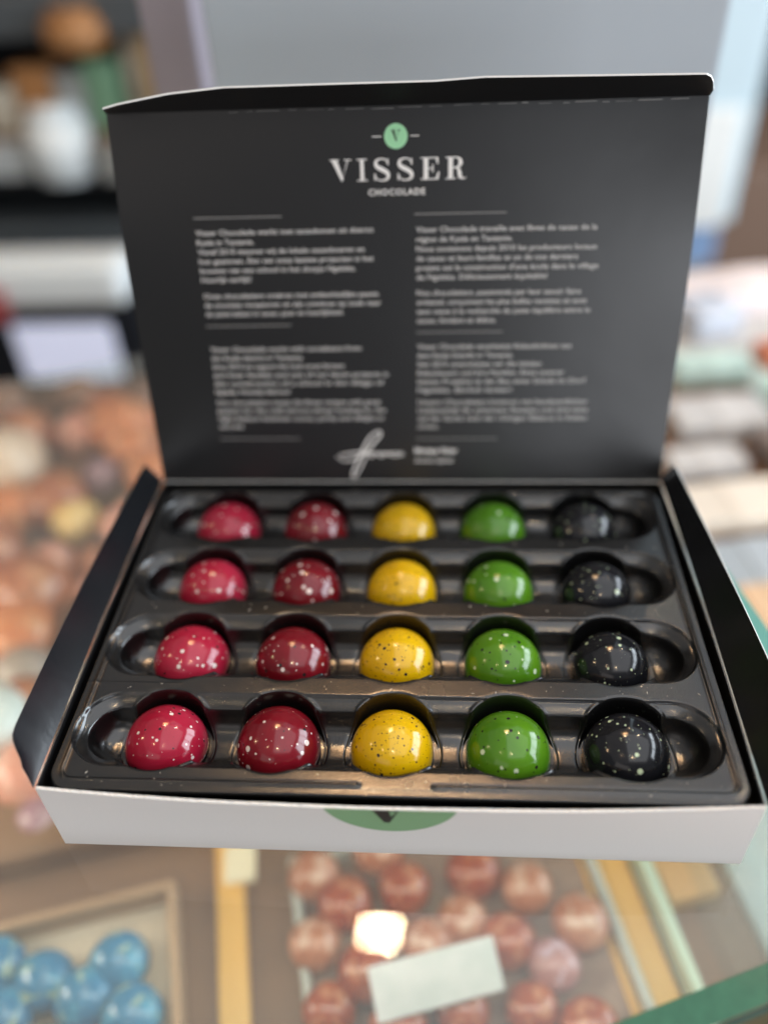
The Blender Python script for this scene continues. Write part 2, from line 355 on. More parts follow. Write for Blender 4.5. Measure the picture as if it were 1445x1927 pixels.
# --- sage circle with the V printed on the front wall, cut off by the rim
def onfront(x, z, o=.0005): return L((x, YF - bowf(x, z) + TH - .0009 - o * .3, z))
cx_, cz_, cr_ = .0001, .0045, .0192
seg = 40; vs, fs = [], []
for i in range(seg + 1):
    t = -1 + 2 * i / seg; hx = math.sqrt(cr_ ** 2 - (cz_ - .0003) ** 2) * t
    zlo = cz_ - math.sqrt(max(0, cr_ ** 2 - hx * hx))
    for j in range(7): vs.append(onfront(cx_ + hx, ZR - .0004 + (zlo - ZR + .0004) * j / 6, .0003))
for i in range(seg):
    for j in range(6): a = i * 7 + j; fs.append((a, a + 1, a + 8, a + 7))
fw = [c for c in box.children if c.name.startswith("front_wall")][0]
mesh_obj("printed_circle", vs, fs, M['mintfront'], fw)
vs = [onfront(a, b, .0008) for a, b in ((-.0048, ZR - .0004), (.0026, ZR - .0004), (-.0002, -.0082), (-.0018, -.0082))]
mesh_obj("printed_letter", vs, [(0, 1, 2, 3)], M['ink'], fw)
vs = [onfront(a, b, .0012) for a, b in ((-.0002, ZR - .0004), (.0020, ZR - .0004), (.0004, -.0035))]
mesh_obj("printed_counter", vs, [(0, 1, 2)], M['mintfront'], fw)

# ------------------------------------------------------------------ tray
PX, PY, DX = .036, .0343, -.0006
X0, X1, Y0, Y1, RC = -.1023, .1021, -.0222, .1208, .0075
cell = .00032
gx = np.arange(X0 - cell, X1 + 2 * cell, cell); gy = np.arange(Y0 - cell, Y1 + 2 * cell, cell)
GX, GY = np.meshgrid(gx, gy)
cxm, cym = (X0 + X1) / 2, (Y0 + Y1) / 2; hx_, hy_ = (X1 - X0) / 2 - RC, (Y1 - Y0) / 2 - RC
def sdrr(x, y):
    qx, qy = np.abs(x - cxm) - hx_, np.abs(y - cym) - hy_
    return np.hypot(np.maximum(qx, 0), np.maximum(qy, 0)) + np.minimum(np.maximum(qx, qy), 0) - RC
def ss(a, b, t):
    t = np.clip((t - a) / (b - a), 0, 1); return t * t * (3 - 2 * t)
sd = sdrr(GX, GY)
# pull outside vertices back on the outline
gxs = (sdrr(GX + 1e-6, GY) - sd) / 1e-6; gys = (sdrr(GX, GY + 1e-6) - sd) / 1e-6
out = sd > 0
VX = np.where(out, GX - gxs * sd, GX); VY = np.where(out, GY - gys * sd, GY)
H = np.zeros_like(GX)
SNAP = np.zeros(GX.shape, bool)
R1, R2, RCUP = .0138, .0098, .0150
D1 = -.0025
FREE = np.ones(GX.shape, bool)
for j in range(4):
    for i in range(5):
        px_, py_ = (i - 2) * PX + DX, j * PY
        dd = np.hypot(VX - px_, VY - py_); near = dd < RCUP + cell * .5
        k_ = np.where(near, RCUP / np.maximum(dd, 1e-6), 1)
        VX = px_ + (VX - px_) * k_; VY = py_ + (VY - py_) * k_; FREE &= ~near
ZC = -.0119
def groove(VX, VY):
    LE = np.zeros_like(VX)
    for j in range(4):
        yc = j * PY; sx0, sx1 = -.1001 + R1, .0984 - R1
        dxx = np.maximum(np.maximum(sx0 - VX, VX - sx1), 0); d = np.hypot(dxx, VY - yc)
        dc = np.full_like(VX, 1.)
        for i in range(5): dc = np.minimum(dc, np.hypot(VX - ((i - 2) * PX + DX), VY - yc))
        keep = .62 + .38 * ss(RCUP + .0002, RCUP + .0013, dc)
        t_ = R1 - d
        ledge = (.00022 * np.exp(-((t_ + .0004) / .0004) ** 2) - .0012 * ss(0, .0007, t_) - .0024 * np.clip((t_ - .0005) / .0037, 0, 1) ** 1.4) * keep
        q = np.clip(d / R2, 0, 1)
        deep = np.where(d < R2, -.0030 - .0088 * (1 - q ** 3.0) ** .55, 0)
        deep2 = np.where(d < R2 + .0006, -.0038 * ss(0, .0008, R2 + .0006 - d), 0)
        Hj = np.minimum(np.minimum(ledge, deep), deep2) - .00030 * np.exp(-np.maximum(dc - RCUP, 0) / .00035)
        LE = np.where(np.abs(Hj) > np.abs(LE), Hj, LE)
    return LE
H = groove(VX, VY)
ins = -sd
gapw = (1 - ss(.0095, .0118, np.abs(VX - .0015))) * (VY < 0)
bead = .00042 * np.exp(-((ins - .0036) / .00045) ** 2) - .00020 * np.exp(-((ins - .0045) / .0004) ** 2)
bead = bead * (1 - gapw)
H = H + bead - .00012 * ss(.0034, .0016, ins) - .0010 * ss(.0006, 0, ins)
H = H + .00006 * np.sin(VX * 47 + 1) * np.sin(VY * 60) + .00002 * np.sin(VX * 150 + VY * 90)
# little tear / mould seam ripples across the flange between rows
H = H + .00010 * np.exp(-((VY - PY * .5 - .0001) / .0003) ** 2) * (VX < -.07)
ny, nx = GX.shape
co = np.stack([VX, VY, H], -1).reshape(-1, 3)
idx = np.arange(ny * nx).reshape(ny, nx)
quads = np.stack([idx[:-1, :-1], idx[:-1, 1:], idx[1:, 1:], idx[1:, :-1]], -1).reshape(-1, 4)
qin = (sd[:-1, :-1] < 0) | (sd[:-1, 1:] < 0) | (sd[1:, 1:] < 0) | (sd[1:, :-1] < 0)
qin &= FREE[:-1, :-1] | FREE[:-1, 1:] | FREE[1:, 1:] | FREE[1:, :-1]
quads = quads[qin.reshape(-1)]
used = np.unique(quads); remap = np.full(ny * nx, -1); remap[used] = np.arange(len(used))
co = co[used]; quads = remap[quads]
# round wells of the cups, with a drafted wall and a flat floor
NS = 128; th_ = np.arange(NS) * 2 * np.pi / NS
wv, wq = [co], [quads]; base = len(co)
for j in range(4):
    for i in range(5):
        px_, py_ = (i - 2) * PX + DX, j * PY
        tx, ty = px_ + RCUP * np.cos(th_), py_ + RCUP * np.sin(th_)
        top = groove(tx, ty); zf = np.minimum(ZC, top - .00005)
        rings = []
        for t, dr in ((0, 0), (.04, .00022), (.12, .00036), (.5, .0005), (.88, .0007), (.96, .0010), (1., .0016), (1., .006), (1., .0149)):
            rr_ = RCUP - dr
            zz_ = top + (zf - top) * t if dr < .003 else np.full(NS, ZC)
            rings.append(np.stack([px_ + rr_ * np.cos(th_), py_ + rr_ * np.sin(th_), zz_], -1))
        wv += rings; a = np.arange(NS); b_ = (a + 1) % NS
        for r_ in range(len(rings) - 1):
            o0, o1 = base + r_ * NS, base + (r_ + 1) * NS
            wq.append(np.stack([o0 + a, o0 + b_, o1 + b_, o1 + a], -1))
        base += NS * len(rings)
co = np.concatenate(wv); quads = np.concatenate(wq)
co = co - np.array([0, .05, ZB + .0009])
me = bpy.data.meshes.new("tray"); me.vertices.add(len(co)); me.vertices.foreach_set("co", co.ravel())
me.loops.add(quads.size); me.loops.foreach_set("vertex_index", quads.ravel().astype(np.int32))
me.polygons.add(len(quads)); me.polygons.foreach_set("loop_start", np.arange(0, quads.size, 4, dtype=np.int32))
me.polygons.foreach_set("loop_total", np.full(len(quads), 4, dtype=np.int32))
me.update(calc_edges=True); me.validate()
me.polygons.foreach_set("use_smooth", [True] * len(me.polygons))
me.materials.append(M['tray'])
tray = bpy.data.objects.new("chocolate_tray", me); COL.objects.link(tray); tray.location = (0, .05, ZB + .0009)
tag(tray, "black moulded plastic tray with four long grooves and round cups inside the open box", "tray")
# dust and crumbs lying on the flat of the tray
def crumbs():
    vs, fs = [], []; r_ = random.Random(77); n = 0
    while n < 110:
        x, y = r_.uniform(-.100, .100), r_.uniform(-.0200, .118)
        if r_.random() < .6: y = r_.uniform(-.0205, .055)
        ok = True
        for j in range(4):
            if abs(y - j * PY) < R1 + .0008 and abs(x) < .1005: ok = False
            for i in range(5):
                if math.hypot(x - ((i - 2) * PX + DX), y - j * PY) < RCUP + .0006: ok = False
        if not ok: continue
        r = r_.choice((.00006, .00008, .0001, .00016)); a = r_.uniform(0, 6.28); l = r * r_.choice((1, 1, 1.6, 4)); k = len(vs)
        ca_, sa_ = math.cos(a), math.sin(a)
        for dx, dy, dz in ((-l, 0, 0), (l, 0, 0), (0, -r, 0), (0, r, 0), (0, 0, r)):
            vs.append((x + dx * ca_ - dy * sa_, y + dx * sa_ + dy * ca_, .00004 + dz))
        for f in ((0, 2, 4), (2, 1, 4), (1, 3, 4), (3, 0, 4)): fs.append(tuple(k + q for q in f))
        n += 1
    o = mesh_obj("crumbs", vs, fs, mat("pale_crumb", (.60, .54, .46), .7, .2))
    o["kind"] = "stuff"; o["label"] = "pale dust and tiny crumbs scattered on the black tray"; o["category"] = "crumbs"
crumbs()
# fine draw lines and scratches in the tray material
nt = M['tray'].node_tree; b = nt.nodes["Principled BSDF"]
tc = nd(nt, "ShaderNodeTexCoord"); mp = nd(nt, "ShaderNodeMapping"); mp.inputs["Scale"].default_value = (1800, 40, 40)
n2 = nd(nt, "ShaderNodeTexNoise"); n2.inputs["Scale"].default_value = 1.; n2.inputs["Detail"].default_value = 2
nt.links.new(tc.outputs["Object"], mp.inputs[0]); nt.links.new(mp.outputs[0], n2.inputs["Vector"])
bp = nd(nt, "ShaderNodeBump"); bp.inputs["Strength"].default_value = .06; bp.inputs["Distance"].default_value = .0002
old = [l for l in nt.links if l.to_node == b and l.to_socket.name == "Normal"][0].from_node
nt.links.new(n2.outputs["Fac"], bp.inputs["Height"]); nt.links.new(old.outputs[0], bp.inputs["Normal"]); nt.links.new(bp.outputs[0], b.inputs["Normal"])
n3 = nd(nt, "ShaderNodeTexNoise"); n3.inputs["Scale"].default_value = 35; n3.inputs["Detail"].default_value = 6
mr = nd(nt, "ShaderNodeMapRange"); mr.inputs[1].default_value = .3; mr.inputs[2].default_value = .75; mr.inputs[3].default_value = .19; mr.inputs[4].default_value = .30
nt.links.new(tc.outputs["Object"], n3.inputs["Vector"]); nt.links.new(n3.outputs["Fac"], mr.inputs[0]); nt.links.new(mr.outputs[0], b.inputs["Roughness"])

# ------------------------------------------------------------------ chocolates
def choc_mat(name, col, col2, spots):
    """spots: list of (cell scale, radius max (fraction of cell), power, colour, amount)"""
    m = bpy.data.materials.new(name); m.use_nodes = True; nt = m.node_tree; b = nt.nodes["Principled BSDF"]
    b.inputs["Roughness"].default_value = .13; b.inputs["Specular IOR Level"].default_value = .5
    b.inputs["Coat Weight"].default_value = .25; b.inputs["Coat Roughness"].default_value = .05
    b.inputs["Subsurface Weight"].default_value = 0
    tc = nd(nt, "ShaderNodeTexCoord"); oi = nd(nt, "ShaderNodeObjectInfo")
    sc = nd(nt, "ShaderNodeVectorMath", operation='SCALE'); sc.inputs[0].default_value = (3.1, 5.7, 4.3)
    nt.links.new(oi.outputs["Random"], sc.inputs["Scale"])
    add = nd(nt, "ShaderNodeVectorMath", operation='ADD'); nt.links.new(tc.outputs["Object"], add.inputs[0]); nt.links.new(sc.outputs[0], add.inputs[1])
    no = nd(nt, "ShaderNodeTexNoise"); no.inputs["Scale"].default_value = 70; no.inputs["Detail"].default_value = 6
    nt.links.new(add.outputs[0], no.inputs["Vector"])
    mr = nd(nt, "ShaderNodeMapRange"); mr.inputs[1].default_value = .35; mr.inputs[2].default_value = .7
    nt.links.new(no.outputs["Fac"], mr.inputs[0])
    mx = nd(nt, "ShaderNodeMix", data_type='RGBA'); mx.inputs[6].default_value = (*col, 1); mx.inputs[7].default_value = (*col2, 1)
    nt.links.new(mr.outputs[0], mx.inputs[0]); cur = mx.outputs[2]
    # slight domain warp so that the droplets are not perfect discs
    wn = nd(nt, "ShaderNodeTexNoise"); wn.inputs["Scale"].default_value = 900
    nt.links.new(add.outputs[0], wn.inputs["Vector"])
    ws = nd(nt, "ShaderNodeVectorMath", operation='SCALE'); ws.inputs["Scale"].default_value = .00035
    nt.links.new(wn.outputs["Color"], ws.inputs[0])
    wa = nd(nt, "ShaderNodeVectorMath", operation='ADD'); nt.links.new(add.outputs[0], wa.inputs[0]); nt.links.new(ws.outputs[0], wa.inputs[1])
    for k, (scale, rad, power, c, amount) in enumerate(spots):
        of = nd(nt, "ShaderNodeVectorMath", operation='ADD'); of.inputs[1].default_value = (k * 1.3, k * .7, k * 2.1)
        nt.links.new(wa.outputs[0], of.inputs[0])
        vo = nd(nt, "ShaderNodeTexVoronoi"); vo.inputs["Scale"].default_value = scale; vo.inputs["Randomness"].default_value = .85
        nt.links.new(of.outputs[0], vo.inputs["Vector"])
        sp = nd(nt, "ShaderNodeSeparateColor"); nt.links.new(vo.outputs["Color"], sp.inputs[0])
        # amount depends on the individual sweet as well
        am = nd(nt, "ShaderNodeMath", operation='LESS_THAN'); am.inputs[1].default_value = amount; nt.links.new(sp.outputs[0], am.inputs[0])
        pw = nd(nt, "ShaderNodeMath", operation='POWER'); pw.inputs[1].default_value = power; nt.links.new(sp.outputs[1], pw.inputs[0])
        ra = nd(nt, "ShaderNodeMath", operation='MULTIPLY_ADD'); ra.inputs[1].default_value = rad; ra.inputs[2].default_value = rad * .15; nt.links.new(pw.outputs[0], ra.inputs[0])
        lt = nd(nt, "ShaderNodeMath", operation='SUBTRACT'); nt.links.new(ra.outputs[0], lt.inputs[0]); nt.links.new(vo.outputs["Distance"], lt.inputs[1])
        sm = nd(nt, "ShaderNodeMapRange"); sm.inputs[1].default_value = 0; sm.inputs[2].default_value = .03; nt.links.new(lt.outputs[0], sm.inputs[0])
        fa = nd(nt, "ShaderNodeMath", operation='MULTIPLY'); nt.links.new(sm.outputs[0], fa.inputs[0]); nt.links.new(am.outputs[0], fa.inputs[1])
        mx = nd(nt, "ShaderNodeMix", data_type='RGBA'); mx.inputs[7].default_value = (*c, 1)
        nt.links.new(cur, mx.inputs[6]); nt.links.new(fa.outputs[0], mx.inputs[0]); cur = mx.outputs[2]
    nt.links.new(cur, b.inputs["Base Color"])
    bn = nd(nt, "ShaderNodeTexNoise"); bn.inputs["Scale"].default_value = 160; bn.inputs["Detail"].default_value = 3
    nt.links.new(add.outputs[0], bn.inputs["Vector"])
    bp = nd(nt, "ShaderNodeBump"); bp.inputs["Strength"].default_value = .10; bp.inputs["Distance"].default_value = .0006
    nt.links.new(bn.outputs["Fac"], bp.inputs["Height"]); nt.links.new(bp.outputs[0], b.inputs["Normal"])
    rn = nd(nt, "ShaderNodeMapRange"); rn.inputs[3].default_value = .08; rn.inputs[4].default_value = .2
    nt.links.new(no.outputs["Fac"], rn.inputs[0]); nt.links.new(rn.outputs[0], b.inputs["Roughness"])
    return m
WH, BK, PG = (.78, .66, .62), (.02, .015, .015), (.62, .74, .50)
kinds = [
    ("raspberry pink", choc_mat("raspberry_shell", (.34, .010, .032), (.42, .022, .055), [(310, .25, 1.5, WH, .75), (420, .24, 1.4, BK, .50), (650, .22, 1.6, WH, .50)])),
    ("dark cherry red", choc_mat("cherry_shell", (.135, .004, .009), (.20, .007, .015), [(290, .29, 1.1, WH, .75), (400, .24, 1.3, BK, .50), (650, .22, 1.6, WH, .40)])),
    ("bright yellow", choc_mat("yellow_shell", (.66, .37, .002), (.70, .43, .003), [(380, .24, 1.6, BK, .85), (720, .27, 1.2, BK, .85), (1200, .28, 1.4, BK, .5)])),
    ("leaf green", choc_mat("green_shell", (.065, .20, .008), (.10, .26, .012), [(340, .24, 1.4, BK, .6), (300, .25, 1.5, PG, .55), (640, .22, 1.5, BK, .4)])),
    ("glossy black", choc_mat("black_shell", (.008, .009, .012), (.014, .014, .017), [(300, .25, 1.7, PG, .5), (600, .22, 1.6, PG, .32), (1100, .22, 2, PG, .3)])),
]
CR = .01305
def dome():
    vs, fs = [], []; nu, nv = 72, 26
    prof = [(CR * .86, -.00145), (CR * .97, -.0013), (CR, -.0009), (CR, 0.)] + [(CR * math.cos(math.pi / 2 * k / nv), CR * math.sin(math.pi / 2 * k / nv)) for k in range(1, nv)]
    for r, z in prof:
        for i in range(nu): a = 2 * math.pi * i / nu; vs.append((r * math.cos(a), r * math.sin(a), z + .00145))
    top = len(vs); vs.append((0, 0, CR + .00145))
    for j in range(len(prof) - 1):
        for i in range(nu): a = j * nu + i; b_ = j * nu + (i + 1) % nu; fs.append((a, b_, b_ + nu, a + nu))
    j = (len(prof) - 1) * nu
    for i in range(nu): fs.append((j + i, j + (i + 1) % nu, top))
    fs.append(tuple(range(nu - 1, -1, -1)))
    return vs, fs
dv, df = dome()
names = ["raspberry_chocolate", "cherry_chocolate", "yellow_chocolate", "green_chocolate", "black_chocolate"]
rowname = ["front row", "second row from the front", "third row from the front", "back row by the lid"]
cr = random.Random(11)
for i in range(5):
    proto = None
    for j in range(4):
        if proto is None:
            o = mesh_obj(names[i], dv, df, kinds[i][1], smooth=True); proto = o
        else:
            o = proto.copy(); COL.objects.link(o)
        o.location = ((i - 2) * PX + DX + cr.uniform(-.0003, .0003), j * PY + cr.uniform(-.0003, .0003), -.0116)
        o.rotation_euler = (R(cr.uniform(-1.5, 1.5)), R(cr.uniform(-1.5, 1.5)), cr.uniform(0, 6.28)); q_ = cr.uniform(.985, 1.012); o.scale = (q_, q_ * cr.uniform(.992, 1.008), cr.uniform(.965, 1.03))
        fl = {0: "white flecked", 1: "white flecked", 2: "black flecked", 3: "dark flecked", 4: "pale flecked"}[i]
        tag(o, f"{kinds[i][0]} {fl} chocolate dome in the {rowname[j]}", "chocolate", "speckled chocolate domes in the tray")

# ------------------------------------------------------------------ glass display case
e1 = Vector((.9343, .3565)); n1 = Vector((.3565, -.9343))           # front edge direction and outward normal
PA = Vector((.0590, -.0677)); PC = Vector((.1533, -.0317)); sdn = Vector((.208, -.978)).normalized()
case = empty("display_case", (0, .1, -.62))
tag(case, "glass topped display case with green glass edges under the open box", "display case")
def Lc(poly): return [(x, y - .1) for x, y in poly]
GT = ZB - .0002
bl = PC - sdn * .42; fl_ = PC - e1 * .95; blk = bl - e1 * .95
def sh(v, d): return (v.x + d.x, v.y + d.y)
g = prism("glass_top", Lc([tuple(fl_), tuple(PC), tuple(bl), tuple(blk)]), GT - .008 + .62, GT + .62, M['glass'], case, M['glass'])
fp = prism("front_pane", Lc([sh(fl_, n1 * .0003), sh(PC, n1 * .0003 + e1 * .008), sh(PC, n1 * .0088 + e1 * .008), sh(fl_, n1 * .0088)]), -.26 + .62, GT + .62 + .0004, M['glassedge'], case, M['glass'])
prism("front_pane_chamfer", Lc([sh(fl_, n1 * .0089), sh(PC, n1 * .0089 + e1 * .008), sh(PC, n1 * .0104 + e1 * .008), sh(fl_, n1 * .0104)]), -.26 + .62, GT + .62 - .0008, mat("deep_green_glass", (.006, .045, .025), .15, .6), case)
sn = Vector((.978, .208))
sp_ = prism("side_pane", Lc([sh(PC, sn * .0003 - sdn * .004), sh(PC - sdn * .15, sn * .0003), sh(PC - sdn * .15, sn * .0078), sh(PC, sn * .0078 - sdn * .004)]), -.26 + .62, GT + .62 + .0002, M['glassedge2'], case, M['glass'])
prism("shelf_board", Lc([sh(fl_, n1 * .4), sh(PC, n1 * .4 + sn * .45), (.62, .53), (-.9, .53)]), -.222 + .62, -.2005 + .62, M['wood'], case)
prism("side_shelf", Lc([(.10, .5303), (.66, .5303), (.66, .76), (.10, .76)]), -.222 + .62, -.2005 + .62, mat("pale_shelf", (.52, .50, .47), .45, .4), case)
prism("plinth", Lc([tuple(fl_ + e1 * .1), sh(PC, -e1 * .1), sh(bl, -e1 * .1), tuple(blk + e1 * .1)]), -.38 + .62 - .0, -.223 + .62, M['wood'], case)
# floor of the shop
prism("floor", [(-6, -4), (6, -4), (6, 9), (-6, 9)], -1.02, -1.0, mat("floor_tile", (.30, .25, .22), .4, .4, mottle=(3, (.24, .20, .18), .3, .7)))["kind"] = "structure"
for c in case.children:
    pass

ZS = -.2003
M['caramel'] = mat("dark_caramel_board", (.20, .095, .05), .5, .3, mottle=(30, (.12, .05, .03), .4, .6))
# lamps added below the glass, under the box and left, to brighten the goods
area("case_fill_light", (.02, -.012, -.046), (.02, .0, -.3), .34, .03, .36, (1.0, .92, .80))
area("case_fill_light", (-.42, .05, -.05), (-.26, .28, -.2), .30, .03, 1.15, (1.0, .86, .72))
# --- trays on the shelf
def display_tray(name, c, sx, sy, rz, hgt, m_floor, m_rim, label, group="serving trays on the display shelf"):
    t = empty(name, (c[0], c[1], ZS), rz)
    bm_obj("tray_floor", box_bm(sx - .004, sy - .004, .003, (0, 0, .0017)), m_floor, t)
    for a, b_, x_, y_ in ((sx, .004, 0, sy / 2), (sx, .004, 0, -sy / 2), (.004, sy - .0042, sx / 2 - .002, 0), (.004, sy - .0042, -sx / 2 + .002, 0)):
        bm_obj("rim", box_bm(a, b_, hgt, (x_, y_, hgt / 2 + .0001), .0008, 1), m_rim, t)
    return tag(t, label, "serving tray", group)
display_tray("serving_tray", (.0290, .0000), .150, .150, R(14), .014, mat("taupe_liner", (.30, .20, .155), .5, .3, mottle=(60, (.20, .12, .09), .4, .6)), M['acrylic'], "pale rimmed acrylic tray of copper red truffles below the front of the box")
display_tray("serving_tray", (-.1700, -.0400), .150, .120, R(17), .018, mat("beige_board", (.50, .42, .34), .6, .3), M['woodpale'], "wooden rimmed tray of blue bonbons at the lower left")
display_tray("serving_tray", (-.255, .255), .20, .17, R(15), .016, M['caramel'], M['wood'], "brown tray of mixed caramel coloured sweets left of the box")
display_tray("serving_tray", (-.33, .440), .28, .15, R(8), .016, M['caramel'], M['wood'], "far brown tray of orange sweets behind the left side of the box")
display_tray("serving_tray", (-.215, .108), .14, .08, R(16), .016, M['caramel'], M['wood'], "small tray of coral and mauve sweets beside the left front of the box")
# boards / strips
def plank(name, c, sx, sy, sz, rz, m, label, cat, z=None):
    o = bm_obj(name, box_bm(sx, sy, sz, (0, 0, sz / 2), min(sx, sy, sz) * .15, 2), m)
    o.location = (c[0], c[1], (ZS if z is None else z) + .0002); o.rotation_euler = (0, 0, rz)
    return tag(o, label, cat)
plank("divider_strip", (.1040, .0290), .024, .20, .004, R(12), M['yellow'], "honey yellow strip right of the truffle tray under the glass", "divider strip")
plank("glass_divider", (.1220, .0230), .005, .20, .018, R(12), mat("pale_green_glass_edge", (.46, .55, .44), .3, .5), "pale green glass divider beside the honey yellow strip", "glass divider")
plank("divider_strip", (-.0830, .0100), .014, .15, .004, R(13), M['yellow'], "narrow yellow strip between the blue bonbons and the truffles", "divider strip")
plank("wooden_board", (-.1700, .0840), .13, .050, .018, R(17), M['wood'], "brown wooden board behind the tray of blue bonbons", "board")
plank("price_card", (-.0880, .0560), .016, .020, .003, R(10), mat("cream_card", (.72, .62, .45), .6, .3), "small cream card at the top of the narrow yellow strip", "card", ZS + .004)
plank("wooden_block", (.1330, .0560), .026, .026, .014, R(15), mat("tan_block", (.50, .27, .10), .5, .3), "tan wooden block right of the pale green divider", "block")
plank("stone_slab", (.2100, .0300), .090, .20, .006, R(12), mat("blue_grey_stone", (.33, .38, .40), .4, .4), "blue grey slab at the lower right beyond the block", "slab")
# wooden ledge in front of the front pane, at the lower right corner
lg = prism("wooden_ledge", [sh(PC, n1 * .010 - e1 * .30), sh(PC, n1 * .010 + e1 * .2), sh(PC, n1 * .20 + e1 * .2), sh(PC, n1 * .20 - e1 * .30)], -.075, -.055, mat("tan_ledge_wood", (.42, .25, .14), .5, .3, bump=(60, .5, .002, (1, 8, 1)), mottle=(40, (.32, .18, .10), .4, .6)))
tag(lg, "tan wooden ledge outside the green glass edge at the lower right corner", "ledge")

def ball(r, flat=1., seg=(28, 14), lump=0., seed=0):
    bm = bmesh.new(); bmesh.ops.create_uvsphere(bm, u_segments=seg[0], v_segments=seg[1], radius=r)
    rr = random.Random(seed); ph = [rr.uniform(0, 6.28) for _ in range(6)]
    for v in bm.verts:
        k = 1 + lump * (math.sin(v.co.x / r * 3 + ph[0]) + math.sin(v.co.y / r * 3.7 + ph[1]) + math.sin(v.co.z / r * 3.2 + ph[2])) / 3
        v.co = Vector((v.co.x * k, v.co.y * k, max(v.co.z * flat * k, -r * flat * .72) + r * flat * .72))
    return bm
def sweet_mat(name, c1, c2, c3, sc=90, thr=.56, rough=.25):
    m = mat(name, c1, rough, .5, mottle=(sc, c2, .42, .62)); nt = m.node_tree; b = nt.nodes["Principled BSDF"]
    src = [l for l in nt.links if l.to_node == b and l.to_socket.name == "Base Color"][0].from_socket
    tc = nd(nt, "ShaderNodeTexCoord"); n = nd(nt, "ShaderNodeTexNoise"); n.inputs["Scale"].default_value = sc * 1.3; n.inputs["Detail"].default_value = 4
    mp = nd(nt, "ShaderNodeMapping"); mp.inputs["Location"].default_value = (3, 1, 2); nt.links.new(tc.outputs["Object"], mp.inputs[0]); nt.links.new(mp.outputs[0], n.inputs["Vector"])
    mr = nd(nt, "ShaderNodeMapRange"); mr.inputs[1].default_value = thr; mr.inputs[2].default_value = thr + .06; nt.links.new(n.outputs["Fac"], mr.inputs[0])
    mx = nd(nt, "ShaderNodeMix", data_type='RGBA'); mx.inputs[7].default_value = (*c3, 1); nt.links.new(src, mx.inputs[6]); nt.links.new(mr.outputs[0], mx.inputs[0]); nt.links.new(mx.outputs[2], b.inputs["Base Color"])
    return m
cop = sweet_mat("copper_truffle", (.24, .032, .008), (.36, .075, .018), (.42, .16, .08), rough=.16)
cop2 = sweet_mat("pale_copper_truffle", (.34, .11, .05), (.44, .19, .11), (.56, .36, .27))
mau = sweet_mat("mauve_truffle", (.33, .13, .12), (.40, .20, .22), (.50, .36, .42))
tr = [(-.0032, .0429, 0), (.0306, .0521, 0), (-.0312, .0342, 0), (.0561, .0449, 1), (.0456, .0196, 0), (.0657, .0100, 2), (.0251, .0285, 1), (-.0480, .0480, 1), (-.0440, .0150, 1), (-.0187, .0033, 0), (-.0340, -.0127, 0), (.0243, -.0104, 0), (.0546, -.0090, 0), (.0780, -.0160, 0), (.0085, .0170, 1), (-.0035, -.0200, 0), (.0800, .0290, 1), (-.0170, .0620, 1), (.0330, -.0380, 0), (.0620, -.0400, 0), (.0070, -.0440, 0), (-.0220, -.0400, 1)]
tp = None; rr = random.Random(5)
tlab = {0: "glossy copper red truffle", 1: "pale dusty copper truffle", 2: "mauve tinted truffle"}
for k, (x, y, c) in enumerate(tr):
    if tp is None: tp = bm_obj("truffle", ball(.0128, .94, lump=.04, seed=2), [cop], smooth=True); o = tp
    else:
        o = tp.copy(); o.data = tp.data.copy() if c else tp.data; COL.objects.link(o)
        if c: o.data.materials[0] = (cop2, mau)[c - 1]
    o.location = (x, y, ZS + .0033); o.rotation_euler = (0, 0, rr.uniform(0, 6)); s_ = rr.uniform(.92, 1.06); o.scale = (s_,) * 3
    tag(o, None, "truffle", "copper truffles in the pale acrylic tray")
# labels by what can be seen next to each
spec = ["copper red truffle left of the middle under the box front by the sage circle", "copper red truffle touching the box front right of the middle", "copper red truffle left of the bright lamp glint", "pale copper truffle at the upper right of the acrylic tray", "copper truffle just behind the right end of the white price tag", "mauve tinted truffle right of the white price tag", "pale truffle between the lamp glint and the tag's right end", "pale copper truffle at the upper left of the acrylic tray", "pale copper truffle at the left side of the acrylic tray below the corner one", "copper truffle just left of the white price tag", "copper truffle at the lower left of the acrylic tray", "copper truffle peeping out just below the white price tag", "large copper truffle right below the price tag", "copper truffle at the lower right of the acrylic tray", "pale truffle just behind the middle of the white price tag", "copper truffle below the left end of the price tag at the frame edge", "pale truffle by the right rim of the acrylic tray", "pale copper truffle mostly hidden by the box front"]
trs = [o for o in COL.objects if o.name.startswith("truffle")]
for k, o in enumerate(trs):
    o["label"] = spec[k] if k < len(spec) else ["copper truffle at the frame bottom under the price tag's middle", "copper truffle just beyond the frame bottom right of the price tag", "copper truffle just beyond the frame bottom left of the price tag", "pale copper truffle just beyond the frame bottom near the yellow strip"][min(3, k - len(spec))]
# price tag
tg = empty("price_tag", (.0128, -.0050, -.1690), R(16))
bm = box_bm(.056, .0012, .0215, (0, 0, 0), .0003, 1)
card = bm_obj("card", bm, mat("tag_card", (.58, .57, .575), .45, .4, mottle=(60, (.48, .50, .50), .4, .6)), tg); card.rotation_euler = (R(-62), 0, 0)
tf = bm_obj("foot", box_bm(.030, .008, .003, (0, .004, -.0200)), M['acrylic'], tg)
tag(tg, "blank looking white price tag leaning among the copper truffles", "price tag")
